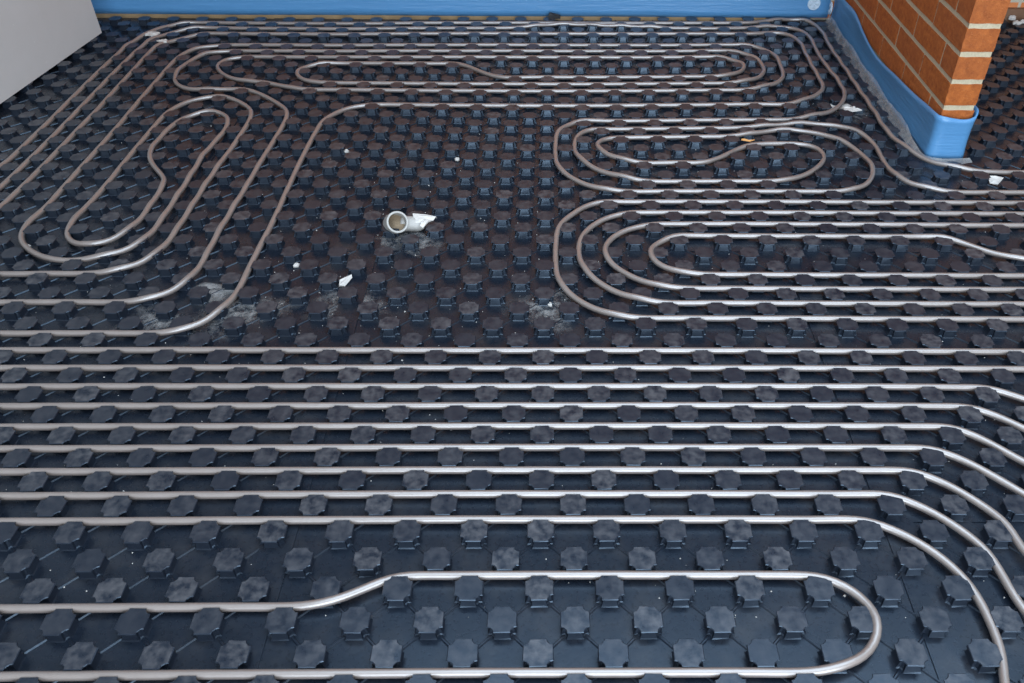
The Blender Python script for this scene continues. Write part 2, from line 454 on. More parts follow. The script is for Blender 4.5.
def wall_x(y): return A[0] + (A[1] - y) * d[0] / -d[1] if y < A[1] else -60.0
def stud_ok(x, y):
    if y > 47.0 or x < wall_x(y) - 0.6: return False
    if y > 25.9 and 19.72 < x < 22.7: return False
    px, py = project((x, y, HT))
    return -230 < px < 1250 and -12 < py < 780

panel_specs = []
def band(j0, j1, cuts, labels):
    for (i0, i1), lb in zip(zip(cuts[:-1], cuts[1:]), labels): panel_specs.append((i0, i1, j0, j1, lb))
band(-9, 3.5, [-34.5, -7.5, 11.5, 34.5], ['black studded panel at the bottom left corner of the floor', 'black studded panel in the front centre under the rounded end of the lowest pipe loop', 'black studded panel at the bottom right corner under the curving pipe ends'])
band(3.5, 18.5, [-34.5, -7.5, 11.5, 34.5], ['black studded panel at the left edge under straight pipes and the plaster dust', 'black studded panel in mid floor, in front of the open conduit stub', 'black studded panel at the right edge in front of the brick pier'])
band(18.5, 34.5, [-36.5, -17.5, 1.5, 20.5, 39.5], ['black studded panel below the left plasterboard wall', 'black studded panel with bare studs behind the open conduit stub', 'black studded panel left of the brick pier under the oval pipe spiral', 'black studded panel to the right of the brick pier'])
band(34.5, 47.15, [-37.5, -18.5, 0.5, 19.9, 39.5], ['black studded panel in the far left corner beside the plasterboard wall', 'black studded panel against the back wall left of centre', 'black studded panel in the far corner between back wall and brick pier', 'black studded panel at the far right behind the brick pier'])

n_studs = 0; STUD_XY = []
for (i0, i1, j0, j1, lb) in panel_specs:
    corner = [lat(i0, j0), lat(i1, j0), lat(i1, j1), lat(i0, j1)]
    cen = sum(corner) / 4
    root = empty('studded_panel', (cen[0], cen[1], 0)); tag(root, lb, 'floor panel', 'black studded heating panels')
    # base sheet, subdivided along its rim so neighbours meet
    n = 10
    rim = [lat(i0 + (i1 - i0) * t / n, j0) for t in range(n)] + [lat(i1, j0 + (j1 - j0) * t / n) for t in range(n)] \
        + [lat(i1 - (i1 - i0) * t / n, j1) for t in range(n)] + [lat(i0, j1 - (j1 - j0) * t / n) for t in range(n)]
    if lb.startswith('black studded panel below') or 'far left corner' in lb: pass
    K = len(rim)
    v = [(*p, 0) for p in rim] + [(*p, -0.1) for p in rim]
    f = [tuple(range(K)), tuple(reversed(range(K, 2 * K)))] + [(k, k + K, (k + 1) % K + K, (k + 1) % K) for k in range(K)]
    adopt(mesh_obj('base_sheet', v, f, M_SHEET), root)
    ribs, lip = MB(), MB()
    for j in range(math.ceil(j0), math.floor(j1) + 1):
        for i in range(math.ceil(i0), math.floor(i1) + 1):
            if (i + j) % 2 or j > 46: continue
            p = lat(i, j)
            if not stud_ok(*p): continue
            ob = bpy.data.objects.new('stud', random.choice(STUDS)); col.objects.link(ob)
            ob.location = (p[0] * Q, p[1] * Q, 0)
            ob.rotation_euler = (random.gauss(0, .008), random.gauss(0, .008), random.choice((0, 1, 2, 3)) * math.pi / 2 + random.gauss(0, .012))
            adopt(ob, root); n_studs += 1; STUD_XY.append(p)
            for s in (-1, 1):
                e = lat(i + s, j + 1)
                if not (i0 < i + s < i1 and j + 1 < j1): continue
                dv = e - p; L = np.linalg.norm(dv); u = dv / L; w = np.array([-u[1], u[0]])
                a, b = p + u * 0.42, e - u * 0.42
                for off in (0.0,):
                    q0 = [a - w * .055, b - w * .055, b + w * .055, a + w * .055]
                    q1 = [a - w * .02, b - w * .02, b + w * .02, a + w * .02]
                    vv = [(*k, -0.005) for k in q0] + [(*k, 0.04) for k in q1]
                    ribs.add(vv, [(4, 5, 6, 7), (0, 1, 5, 4), (1, 2, 6, 5), (2, 3, 7, 6), (3, 0, 4, 7)])
    tag(adopt(ribs.build('stiffening_rib', M_SHEET), root), kind='stuff')
    # clip-over rims: the right and the far edge of a panel lie over its neighbours
    def lip_strip(pts, wv, zt):
        for a, b in zip(pts[:-1], pts[1:]):
            q0 = [a - wv, b - wv, b + wv * 0.15, a + wv * 0.15]
            vv = [(*k, -0.01) for k in q0] + [(*k, zt) for k in q0]
            lip.add(vv, [(4, 5, 6, 7), (0, 1, 5, 4), (1, 2, 6, 5), (2, 3, 7, 6), (3, 0, 4, 7)])
    if j1 < 40: lip_strip([lat(i0 + (i1 - i0) * t / 12, j1) for t in range(13)], np.array([0, 0.92]), 0.03)
    if i1 < 15: lip_strip([lat(i1, j0 + (j1 - j0) * t / 12) for t in range(13)], np.array([0.85, 0]), 0.042)
    if lip.v: adopt(lip.build('overlap_rim', M_SHEET), root)

# ------------------------------------------------------------------ heating pipes
PZ, PR = 0.25, 0.128
def lane_point(x, lane):
    i = 0.0
    for _ in range(12):
        p = lat(i, lane); px, _y = project((p[0], p[1], PZ))
        px2, _y = project((p[0] + 0.1, p[1], PZ))
        i += (x - px) / ((px2 - px) * 10)
    return np.array([*lat(i, lane)])
def trace(spec):
    out = []
    for s in spec:
        if s[0] == 'R':
            _, lane, x0, x1 = s
            n = max(1, int(abs(x1 - x0) / 45))
            out += [lane_point(x0 + (x1 - x0) * t / n, lane) for t in range(n + 1)]
        elif s[0] == 'G': out.append(np.array([float(s[1]), float(s[2])]))
        else: out.append(ground(s[0], s[1], PZ)[:2])
    return out
def R(lane, x0, x1): return ('R', lane, x0, x1)
rng = random.Random(3)
STUD_XY = np.array(STUD_XY)
def cap_gap(p):
    e = p - STUD_XY[np.argmin(((p[:, None, :] - STUD_XY[None]) ** 2).sum(-1), axis=1)]
    ax, ay = np.abs(e[:, 0]), np.abs(e[:, 1])
    return np.maximum(np.maximum(ax, ay) - 0.408, (ax + ay) / 2 ** .5 - 0.412)
def keep_clear(line):
    """press the pipe sideways into the lanes between the studs"""
    p = line.copy()
    for it in range(40):
        d = p[:, None, :] - STUD_XY[None]
        near = np.argmin((d ** 2).sum(-1), axis=1)
        e = p - STUD_XY[near]
        ax, ay = np.abs(e[:, 0]), np.abs(e[:, 1])
        cand = np.stack([ax - 0.408, ay - 0.408, (ax + ay) / 2 ** .5 - 0.412], 1)
        k = cand.argmax(1); dist = cand.max(1)
        nrm_ = np.where((k == 0)[:, None], np.stack([np.sign(e[:, 0]), 0 * ax], 1), np.where((k == 1)[:, None], np.stack([0 * ax, np.sign(e[:, 1])], 1), np.sign(e) / 2 ** .5))
        push = np.clip(0.092 - dist, 0, 0.2)[:, None] * nrm_
        p += 0.7 * push
        if it < 36: p[1:-1] = 0.12 * p[:-2] + 0.76 * p[1:-1] + 0.12 * p[2:]
    return p
def pipe(label, spec, group=None, **k):
    pts = trace(spec)
    line = smooth_line(catmull([np.array([p[0], p[1], PZ]) for p in pts], 0.28), 4)
    raw = line[:, :2].copy()
    mv = smooth_line(keep_clear(raw) - raw, 16)
    ln = np.linalg.norm(mv, axis=1)[:, None]
    line[:, :2] = smooth_line(raw + mv * np.minimum(1, 0.06 / np.maximum(ln, 1e-6)), 4)
    dist = cap_gap(line[:, :2])                              # where a bend still meets a stud it rides over it
    u = np.clip((0.05 - dist) / 0.12, 0, 1); lift = 0.14 * u * u * (3 - 2 * u)
    for _ in range(6): lift = np.maximum(lift, np.convolve(np.pad(lift, 1, 'edge'), (.25, .5, .25), 'valid'))
    line[:, 2] += np.convolve(np.pad(lift, 2, 'edge'), (.1, .2, .4, .2, .1), 'valid')
    ph = rng.uniform(0, 6)
    s = np.arange(len(line)) * 0.28
    line[:, 2] += 0.004 * np.sin(s * 0.9 + ph)
    v, f = tube(line, PR, 12)
    o = mesh_obj('heating_pipe', v, f, M_PIPE, smooth=True)
    return tag(o, label, 'pipe', group or 'grey underfloor heating pipes')

LX, RX = -170, 1200
pipe('grey pipe along the bottom making a rounded loop end at lower right', [R(-.5, LX, 285), (318, 605), (340, 598.4), (362, 588.5), (382, 578.5), (398, 574), R(.5, 430, 800), (822, 575), (838, 579), (855, 588), (868, 599.5), (876.5, 611), (880.8, 624), (877, 645), (862, 659), (836, 668.5), R(-2.5, 800, LX)])
pipe('grey pipe next above the lowest loop, curving down to the bottom right corner', [R(2.5, LX, 825), (845, 517.6), (863, 519.3), (884.4, 524.6), (905.5, 533.4), (923, 542.5), (940.7, 554.5), (958.3, 569), (972, 584), (985.5, 606), (996, 630), (1001.5, 650), (1002.5, 670), (1000, 697), ('G', 12.5, -5), ('G', 12.5, -9)])
pipe('second grey pipe above the lowest loop, bending down off the right edge', [R(3.5, LX, 855), (880, 493.6), (904, 498), (923, 505.3), (940.7, 515), (963.5, 529.5), (979, 541.5), (990.5, 553), (1000, 571), (1010, 592), (1024, 617), ('G', 14.3, -2.3), ('G', 14.5, -5), ('G', 14.5, -9)])
pipe('third grey pipe above the lowest loop, bending down off the right edge', [R(4.5, LX, 880), (906.6, 470), (927, 474), (952.4, 485), (974, 498), (995, 513), (1007.5, 525), (1016, 540), (1024, 557), ('G', 15.9, -0.7), ('G', 16.45, -3), ('G', 16.5, -9)])
pipe('fourth grey pipe above the lowest loop, sweeping down to the right edge', [R(5.5, LX, 905), (930, 448.3), (957.5, 455.5), (988, 472.4), (1008.5, 484), (1024, 495), ('G', 17.2, 1.5), ('G', 18.1, -0.8), ('G', 18.5, -3.5), ('G', 18.5, -9)])
pipe('fifth grey pipe above the lowest loop, sweeping down to the right edge', [R(6.5, LX, 925), (950, 426.3), (968, 430.5), (998.3, 447), (1025, 463.5), ('G', 18.4, 2.7), ('G', 19.7, 0.3), ('G', 20.3, -2.5), ('G', 20.5, -9)])
pipe('sixth grey pipe above the lowest loop, bent down shortly before the right edge', [R(7.5, LX, 942), (970, 406.3), (988, 411.3), (1008.5, 420.2), (1025, 429), ('G', 19.4, 4.4), ('G', 21.2, 1.8), ('G', 22.3, -2), ('G', 22.5, -9)])
pipe('seventh grey pipe above the lowest loop, bent just at the right edge', [R(8.5, LX, 968), (988, 387), (1003.4, 391), (1025, 399), ('G', 20.6, 5.8), ('G', 22.8, 3.0), ('G', 24.2, -1), ('G', 24.5, -9)])
pipe('straight grey pipe across the whole floor, second below the open stud field', [R(9.5, LX, RX)])
pipe('straight grey pipe across the whole floor, nearest the open stud field', [R(10.5, LX, RX)])
pipe('grey pipe rising past the plaster dust at left and circling the back of the floor', [R(11.5, LX, 150), (178, 332), (201, 324.5), (220, 312), (234, 296), (245, 275), (256.5, 250), (268.4, 229), (284, 194.4), (298, 164.5), (312.4, 136.4), (319.6, 124), (328.2, 116.5), (338.7, 111), (350.5, 106.8), R(32.5, 370, 770), (783, 105), (799.5, 102), (813.6, 97.6), (822, 91.6), (824, 86), (818.9, 77.3), (811.8, 65), (804.8, 51), (799.5, 41.4), (792.5, 35.6), (783.7, 33), (773, 32), R(43.5, 755, 200), (192.9, 36), (180, 39.5), (165, 43.5), (154.7, 49), (144, 58), (130, 74.7), (105.5, 100), (95.8, 111), (77.3, 129.3), (52.7, 155.7), (26.4, 182), (0, 207), (-24, 227), (-46, 239), (-75, 245), R(18.5, -100, -170)])
pipe('outermost grey pipe along the back wall, passing the foot of the brick pier', [R(20.5, -170, -125), (-100, 217), (-66, 211), (-36, 193), (0, 166), (10.5, 158), (35, 134.6), (58, 111.8), (70.3, 99), (91.4, 79), (112.5, 60), (123, 50.5), (133.6, 42), (147, 35), (163.5, 29.5), (180, 25), R(45.5, 200, 500), R(45.5, 540, 620), R(45.5, 680, 740), (760, 22), (776.7, 20.8), (792.5, 19.8), (804, 20.8), (814.5, 24), (822.4, 32), (831, 47.5), (841.7, 63.3), (852.3, 79), (860, 90.5), (868.8, 103), (876.7, 115), (882.9, 125.5), (891.6, 137.8), (902.2, 147.6), (914.4, 155.2), (931.9, 162.5), (949.5, 167), (967, 170), (993.4, 171.8), (1024, 172.5), (1060, 173), (1100, 173.5)])
pipe('second grey pipe from the back wall, running into the oval spiral beside the brick pier', [R(19.5, -170, -115), (-88, 231), (-56, 225), (-30, 211), (0, 187), (26.4, 162.7), (52.7, 136.4), (76.5, 111), (87.9, 99.3), (105.5, 81), (123, 65), (138.9, 50.5), (149.4, 42.5), (163.5, 36), (180, 31.5), R(44.5, 205, 500), (560, 25.6), (600, 26.3), (640, 27), (680, 28.3), (715, 29), (750, 27.6), (771.4, 26.7), (789, 27.4), (801.3, 30.2), (809.2, 36), (815.3, 46.6), (822.4, 59.8), (833, 73.8), (841.7, 86), (845.8, 95), (843.5, 103.5), (835, 109.5), (822, 114.3), (808, 117), R(30.5, 790, 605), (590, 120.2), (577, 122.6), (564.5, 127), (557, 134), (554.8, 145), (555, 158), (559, 169), (569.8, 177.7), (583.8, 184.7), (601.4, 189.6), R(22.5, 625, 820), (845, 191.6), (861.6, 188), (871, 181.5), (874.6, 173), (871, 163), (863.3, 154.8), (853, 147), (838, 139.8), (820.6, 134.4), (806, 131.6), (789, 131), (767.9, 132.5), (746.8, 134.8), (724, 136.6), R(28.5, 690, 630), (617, 137.5), (607, 137.3), (599, 139.3), (595, 143), (597.5, 148.9), (605, 154.5), (619, 159.8), R(25.5, 640, 680), (697.6, 164.3), (709.9, 162.5), (722.2, 157.5), (734.5, 150.4), (746.8, 145.4), (758, 143.8), (773, 143.6), (792.5, 143), (807, 144), (818.9, 147.6), (825.6, 153.2), (825, 161), (817, 169.5), (803, 176.5), (785.5, 181), R(23.5, 765, 660), (633, 180.2), (615.5, 175.9), (597.9, 169.8), (585.6, 163.6), (577.2, 155.7), (573.6, 147), (574.6, 138), (579.8, 132), (589.5, 128.3), R(29.5, 608, 700), (715, 128.5), (750.3, 127), (778.4, 125.3), (803, 124), (824, 124.4), (842, 127.4), (861.6, 133.7), (873, 141.6), (880.5, 153), (888, 167.5), (898.5, 178.6), (914.3, 186.3), (932, 189.9), R(22.5, 955, RX)])
pipe('grey pipe making the largest of four nested bends in the right half', [R(21.5, RX, 622), (603, 200.2), (590, 203.2), (576.8, 209.8), (565, 219), (557.5, 230), (554.7, 248), (555.4, 269), (559.6, 283), (571.5, 296.5), (585.6, 306), (603, 313), R(12.5, 632, RX)])
pipe('grey pipe making the second largest of four nested bends in the right half', [R(20.5, RX, 645), (622.5, 212.8), (608.4, 216.3), (595.5, 222), (585.6, 229.3), (579.6, 239.3), (578.6, 251.6), (581.5, 264), (589.5, 275.4), (601.4, 285), (619, 293.8), (640, 300), R(13.5, 665, RX)])
pipe('grey pipe making the third largest of four nested bends in the right half', [R(19.5, RX, 668), (660, 223.4), (642.4, 225), (622, 230.4), (608, 239), (602.4, 250.2), (605.5, 260.4), (617, 270.2), (637, 280.2), (657.7, 286.2), R(14.5, 690, RX)])
pipe('grey pipe making the smallest of four nested bends, dipping at the right edge', [(1100, 275), (1060, 267.5), (1030, 262), (1012, 258), (993, 253.5), (967.7, 245), (945, 238.5), (920, 236.6), R(18.5, 890, 700), (682, 236), (669.5, 238.3), (655, 243.7), (647, 251), (647.5, 257.8), (657, 265.6), (674, 271.8), (690, 274), R(15.5, 710, RX)])
pipe('long grey pipe winding through the left spiral and the long flat loops at the back', [R(15.5, LX, 95), (109, 272.5), (126.6, 269.5), (144, 262.5), (158.2, 253), (168.8, 240.5), (178, 227), (187.6, 212.5), (201.6, 190), (217.5, 166.2), (231.5, 147), (245, 127.6), (250.8, 118), (252, 112), (248.5, 106.5), (240.3, 101.5), (228, 97), (215.7, 95.6), (201.6, 98), (184, 102.8), (168, 111.5), (154.7, 125.8), (140.6, 141.6), (123, 162.7), (100, 191), (79, 214), (68, 226.5), (63.8, 233), (65.5, 239.8), (73.8, 245.3), (86, 247), (100, 245.3), (116, 239), (130, 230), (140.6, 219), (152, 202), (160, 191), (164.6, 184), (163.5, 177), (156.4, 168.5), (150, 160), (149.2, 152.5), (157, 140.5), (168.8, 128.8), (177, 121.3), (187, 116.7), (201.6, 113.6), (214, 112), (224.5, 113.5), (229.6, 118.5), (227.5, 125.5), (219.2, 136.4), (205, 152.5), (187.6, 180), (170, 206.5), (159, 223), (149, 236), (140.6, 244), (126.6, 251.3), (109, 256.5), (88, 259), R(16.5, 75, 55), (36, 255.3), (23.5, 248), (18, 238.5), (21, 230), (30, 220.5), (41, 211.5), (59.8, 191), (77.3, 171.5), (98.4, 148.5), (116, 127.6), (130, 111), (145.9, 92), (158.2, 78.2), (168.8, 65.8), (178, 57), (188.5, 51), (205, 46.8), R(41.5, 225, 735), (752, 47), (761, 48.4), (769.6, 51.2), (775.8, 55.8), (780, 63.3), (783.8, 73), (783, 79.5), (775, 84.5), (760.8, 87.8), (745, 89.8), R(34.5, 730, 315), (300, 89.5), (289.5, 87.6), (275.5, 84.3), (265, 82.2), (252.6, 82), (240.3, 81), (228, 78), (219, 72.3), (215.3, 66.5), (220.5, 61), (229.8, 58.2), R(39.5, 245, 715), (727, 60.2), (738, 62.6), (745.5, 66.8), (744.6, 71), (736, 74.6), (724, 76.6), R(36.5, 710, 530), (512, 78.8), (498, 77.9), (486, 74.7), (475.3, 69.4), (466.6, 65.2), (457.8, 62.8), R(38.5, 440, 345), (328.2, 64.4), (314, 65.6), (302, 68), (295.3, 71.4), (294.8, 75.4), (300.5, 79.8), (311, 82.7), R(35.5, 330, 720), (735, 82.8), (750.3, 81), (760.6, 77.2), (765, 72), (762.6, 65), (755.6, 59.2), (746.8, 55.6), (736, 53.8), R(40.5, 720, 250), (228, 50.6), (214, 52.4), (200, 56.2), (186, 63.3), (177, 72), (173, 80.5), (177.5, 86.3), (188, 90), (205, 91), (226, 90), (240.3, 88.9), (252.6, 90.7), (265, 95.8), (277.2, 102.6), (285.5, 109), (287.8, 114), (284.3, 122.3), (275.5, 136.4), (261.4, 159.2), (247.3, 183.8), (233.3, 206.7), (222, 225.5), (214, 239.3), (203.8, 258.5), (195, 273.5), (184, 284.5), (166, 295), (148, 300), R(13.5, 128, LX)])

# ------------------------------------------------------------------ blue edge strips
def strip(name, path, zb, zt, thick, mat, rows=6, bulge=0.0):
    path = np.asarray(path, float); n = len(path)
    t = np.gradient(path, axis=0); t /= np.linalg.norm(t, axis=1)[:, None]
    nr = np.stack([t[:, 1], -t[:, 0]], 1)
    v, f = [], []
    for side in (0, 1):
        for r in range(rows + 1):
            u = r / rows
            for k in range(n):
                p = path[k] + nr[k] * (thick * side + bulge * math.sin(math.pi * u) + 0.025 * math.sin(k * 0.23) * u)
                v.append((p[0], p[1], zb[k] + (zt[k] - zb[k]) * u))
    S = (rows + 1) * n
    for side in (0, 1):
        for r in range(rows):
            for k in range(n - 1):
                q = [side*S + r*n + k, side*S + r*n + k + 1, side*S + (r+1)*n + k + 1, side*S + (r+1)*n + k]
                f.append(tuple(q if side else q[::-1]))
    for k in range(n - 1):
        f.append((k, k + 1, S + k + 1, S + k)); b = rows * n
        f.append((b + k + 1, b + k, S + b + k, S + b + k + 1))
    for k in (0, n - 1):
        for r in range(rows): f.append((r*n + k, (r+1)*n + k, S + (r+1)*n + k, S + r*n + k))
    return mesh_obj(name, v, f, mat, smooth=True)

n = 90
xs = np.linspace(-40, 19.9, n)
pb = np.stack([xs, 47.28 + 0.04 * np.sin(xs * 0.35)], 1)
o = strip('edge_strip', pb, np.full(n, 0.27), 2.75 + 0.12 * np.sin(xs * 0.3), 0.09, M_FOIL)
tag(o, 'long blue foam edge strip along the base of the back wall', 'edge strip', 'blue foam edge strips')

path = [(20.12, 47.2), (20.1, 44.3), (20.08, 42.6), (20.04, 39.8), (20.02, 36.5), (20.0, 32.7), (20.0, 29.7), (20.0, 27.9), (20.0, 27.0), (20.06, 26.48), (20.36, 26.28), (20.8, 26.27), (21.4, 26.27), (21.92, 26.34), (22.18, 26.75), (22.2, 27.6), (22.2, 30), (22.2, 34), (22.2, 40), (22.2, 47.2)]
top = [2.2, 2.25, 2.28, 1.86, 1.55, 1.88, 2.1, 2.3, 2.40, 2.44, 2.44, 2.36, 2.3, 2.42, 2.62, 2.6, 2.3, 2.1, 2.1, 2.1]
pz = catmull([np.array([*p, z]) for p, z in zip(path, top)], 0.25)
o = strip('edge_strip', pz[:, :2], np.full(len(pz), 0.012), pz[:, 2], -0.09, M_FOIL, rows=8, bulge=-0.08)
tag(o, 'blue foam edge strip wrapped around the foot of the brick pier', 'edge strip', 'blue foam edge strips')
PIER_STRIP = o
# clear film skirt of the strip, spread over the panel edge
fp = catmull([np.array(p, float) for p in ((19.95, 46.9), (19.9, 42), (19.86, 36), (19.84, 30), (19.88, 27.4), (20.1, 26.35), (20.7, 26.12), (21.6, 26.08), (22.3, 26.3))], 0.3)
t = np.gradient(fp, axis=0); t /= np.linalg.norm(t, axis=1)[:, None]; nr = np.stack([t[:, 1], -t[:, 0]], 1)
v, f = [], []
rr = random.Random(5); K = len(fp)
for r in range(6):
    u = r / 5
    for k in range(K):
        fr = min(1.0, max(0.0, (fp[k][1] - 26.2) / 3))
        hgt = 0.14 + 0.42 * fr + 0.08 * math.sin(k * 0.37)
        p = fp[k] + nr[k] * (0.02 + 0.30 * u + 0.05 * math.sin(k * 0.9) * u)
        v.append((p[0], p[1], max(0.012, hgt * (1 - u) ** 1.3 + 0.02 + 0.02 * math.sin(k * 1.3 + r))))
for r in range(5):
    for k in range(K - 1): f.append((r*K + k, r*K + k + 1, (r+1)*K + k + 1, (r+1)*K + k))
adopt(mesh_obj('film_skirt', v, f, M_FILM, smooth=True), PIER_STRIP)

o = mesh_obj('timber_batten', *box(-40, 15.5, 47.16, 47.6, 0.0, 0.26), M_TIMBER); tag(o, 'thin pale timber batten at the foot of the back wall under the blue strip', 'batten')
o = mesh_obj('timber_batten', *box(22.6, X_RIGHT, 47.2, 47.6, -0.1, 0.95), M_DARKWOOD); tag(o, 'brown timber board at the far wall behind the brick pier', 'batten')

# round fixing discs on the strips
def disc(center, axis, label):
    mb = MB(); n = 24
    prof = [(0.0, 0.05), (0.10, 0.05), (0.13, 0.10), (0.30, 0.10), (0.33, 0.06), (0.44, 0.06), (0.46, 0.0)]
    v, f = [], []
    for r, h in prof[1:]:
        for a in range(n):
            an = 2 * math.pi * a / n
            hh = h - (0.05 if 0.12 < r < 0.32 and (a % 6) in (2, 3, 4) else 0)
            v.append((r * math.cos(an), r * math.sin(an), hh))
    f.append(tuple(range(n)))
    for k in range(len(prof) - 2):
        for a in range(n): f.append((k*n + a, (k+1)*n + a, (k+1)*n + (a+1) % n, k*n + (a+1) % n))
    o = mesh_obj('fixing_disc', v, f, M_DISC)
    o.location = [c * Q for c in center]
    o.rotation_euler = Vector(axis).to_track_quat('Z', 'Y').to_euler()
    return tag(o, label, 'fixing disc', 'white fixing discs on the blue strips')
def on_y(x, y, Y):
    dd = RM.T @ np.array([(x - CX) / FPX, (y - 341.5) / FPX, 1.0]); return CAM + dd * ((Y - CAM[1]) / dd[1])
def on_x(x, y, X):
    dd = RM.T @ np.array([(x - CX) / FPX, (y - 341.5) / FPX, 1.0]); return CAM + dd * ((X - CAM[0]) / dd[0])
disc(on_y(814, 3.5, 47.2), (0, -1, 0), 'round white fixing disc with a cross on the back wall strip')
disc(on_x(830.5, 8, 19.98), (-1, 0, 0), 'narrow white fixing disc on the pier strip in the corner')

# ------------------------------------------------------------------ conduit stub
c0 = ground(397.5, 222, HT + 0.47)
root = empty('conduit_stub', (c0[0] + 0.4, c0[1], 0)); tag(root, 'short grey plastic conduit stub with an open end, lying among bare studs', 'conduit')
nv = CAM - c0; nv /= np.linalg.norm(nv); nv = nv + np.array([0.22, 0, 0.12]); nv /= np.linalg.norm(nv)
pa = [c0, c0 - nv * 0.25, c0 - nv * 0.5 + np.array([0.02, 0, 0])]
side = np.cross(nv, (0, 0, 1)); side /= np.linalg.norm(side); up2 = np.cross(side, nv)
def ring_tube(c, ax, r_out, r_in, length, n=28, flare=0.0):
    a1 = np.cross(ax, (0, 0, 1.0)); a1 /= np.linalg.norm(a1); a2 = np.cross(a1, ax)
    v, f = [], []
    prof = [(r_in, -length), (r_in, 0.0), (r_in + 0.02, 0.02), (r_out - 0.02, 0.02), (r_out, 0.0), (r_out + flare, -length * 0.3), (r_out + flare, -length)]
    for r, h in prof:
        for a in range(n):
            an = 2 * math.pi * a / n
            v.append(c + ax * h + r * (math.cos(an) * a1 + math.sin(an) * a2))
    for k in range(len(prof) - 1):
        for a in range(n): f.append((k*n + a, k*n + (a+1) % n, (k+1)*n + (a+1) % n, (k+1)*n + a))
    f.append(tuple(len(prof)*n - n + a for a in range(n)))
    return v, f, a1, a2
v, f, a1, a2 = ring_tube(c0, nv, 0.49, 0.40, 0.92)
adopt(mesh_obj('socket', v, f, M_CONDUIT, smooth=False), root)
v = []
for rr_, hh in ((0.40, -0.60), (0.25, -0.58), (0.1, -0.54)):
    for a in range(16):
        an = 2 * math.pi * a / 16; k = 1 + 0.12 * math.sin(3 * a)
        v.append(c0 + nv * (hh - rr_ * (0.5 * math.sin(an) + 0.4 * math.cos(an))) + rr_ * (math.cos(an) * a1 + math.sin(an) * a2))
f = [(k*16 + a, k*16 + (a+1) % 16, (k+1)*16 + (a+1) % 16, (k+1)*16 + a) for k in range(2) for a in range(16)] + [tuple(32 + a for a in range(16))]
tag(adopt(mesh_obj('sand_fill', v, f, M_SAND), root), 'sandy dirt inside the open end')
b0 = c0 - nv * 0.90
ctr = catmull([b0 + np.array([0.36, 0, 0]), b0 + np.array([0.6, 0.0, 0.0]), b0 + np.array([0.85, 0.0, 0.0]), b0 + np.array([1.38, 0.0, 0.0])], 0.12)
rad = np.full(len(ctr), 0.35); rad[-3:] = (0.34, 0.30, 0.22)
v, f = tube(ctr, rad, 20)
adopt(mesh_obj('elbow_body', v, f, M_CONDUIT, smooth=True), root)

def scrap(name, px, z, pts, thick, mat, label, cat, group=None, tilt=(0, 0), crumple=0.05, seed=1, rotz=0):
    """thin torn or crumbled piece: outline in Q around a ground point"""
    g = ground(px[0], px[1], z); rr = random.Random(seed); n = len(pts)
    v = [(0, 0, thick + rr.uniform(0, crumple))]
    for s, h in ((0.55, thick + crumple * 0.5), (1.0, thick * 0.8), (1.0, 0.0)):
        for x, y in pts: v.append((x * s, y * s, h + rr.uniform(-1, 1) * crumple * (h > 0)))
    f = [(0, 1 + a, 1 + (a + 1) % n) for a in range(n)]
    for k in range(2): f += [(1 + k*n + a, 1 + (k+1)*n + a, 1 + (k+1)*n + (a+1) % n, 1 + k*n + (a+1) % n) for a in range(n)]
    f.append(tuple(1 + 2*n + a for a in reversed(range(n))))
    o = mesh_obj(name, v, f, mat)
    o.location = [c * Q for c in g]; o.rotation_euler = (tilt[0], tilt[1], rotz)
    return tag(o, label, cat, group)
def blob(r, n, seed, ax=1.0, ay=1.0, jag=0.3):
    rr = random.Random(seed)
    return [(ax * r * (1 + rr.uniform(-jag, jag)) * math.cos(2*math.pi*a/n), ay * r * (1 + rr.uniform(-jag, jag)) * math.sin(2*math.pi*a/n)) for a in range(n)]

scrap('paper_wrap', (424, 219.5), HT + 0.22, [(-0.55, 0.28), (0.1, 0.30), (0.52, 0.24), (0.42, 0.0), (0.22, -0.12), (0.12, -0.30), (0.02, -0.52), (-0.14, -0.44), (-0.10, -0.2), (-0.4, -0.25)], 0.05, M_WHITE,
      'torn white paper stuffed behind the conduit stub', 'paper', tilt=(0.35, 0.12), crumple=0.07, seed=4)

# ------------------------------------------------------------------ crumbs and dust
G = 'plaster crumbs on the panels'
crumbs = [((330, 123), 0.02, 0.16, 'white plaster crumb beside the pipe bend at the top of the bare studs'),
          ((346.5, 152), 0.02, 0.15, 'small white plaster crumb in the second row right of the rising pipe'),
          ((457, 160), HT * 0.1, 0.13, 'square white plaster crumb in the middle of the bare studs'),
          ((297, 266), 0.02, 0.14, 'white plaster crumb right of the rising pipe near the plaster dust'),
          ((28.5, 246.5), 0.02, 0.10, 'tiny white crumb inside the left pipe spiral'),
          ((550, 305), 0.02, 0.11, 'white crumb left of the largest nested bend'),
          ((1011, 19), 0.3, 0.30, 'white plaster lump against the far board right of the brick pier'),
          ((1016.5, 24.5), 0.3, 0.30, 'cream plaster lump on a far stud right of the brick pier'),
          ((1022.5, 22.5), 0.3, 0.20, 'white lump at the far right edge of the frame')]
for k, (px, z, r, lb) in enumerate(crumbs):
    scrap('plaster_crumb', px, z, blob(r, 8, k + 10), r * 0.7, M_WHITE, lb, 'crumb', G, crumple=r * 0.2, seed=k, rotz=k)
scrap('plaster_chip', (345, 281.5), 0.12, [(-0.18, -0.30), (0.05, -0.28), (0.26, 0.25), (0.22, 0.36), (-0.05, 0.2), (-0.22, 0.0)], 0.05, M_WHITE, 'pointed white plaster chip leaning on a stud left of centre', 'chip', tilt=(0.2, 0.1), seed=3)
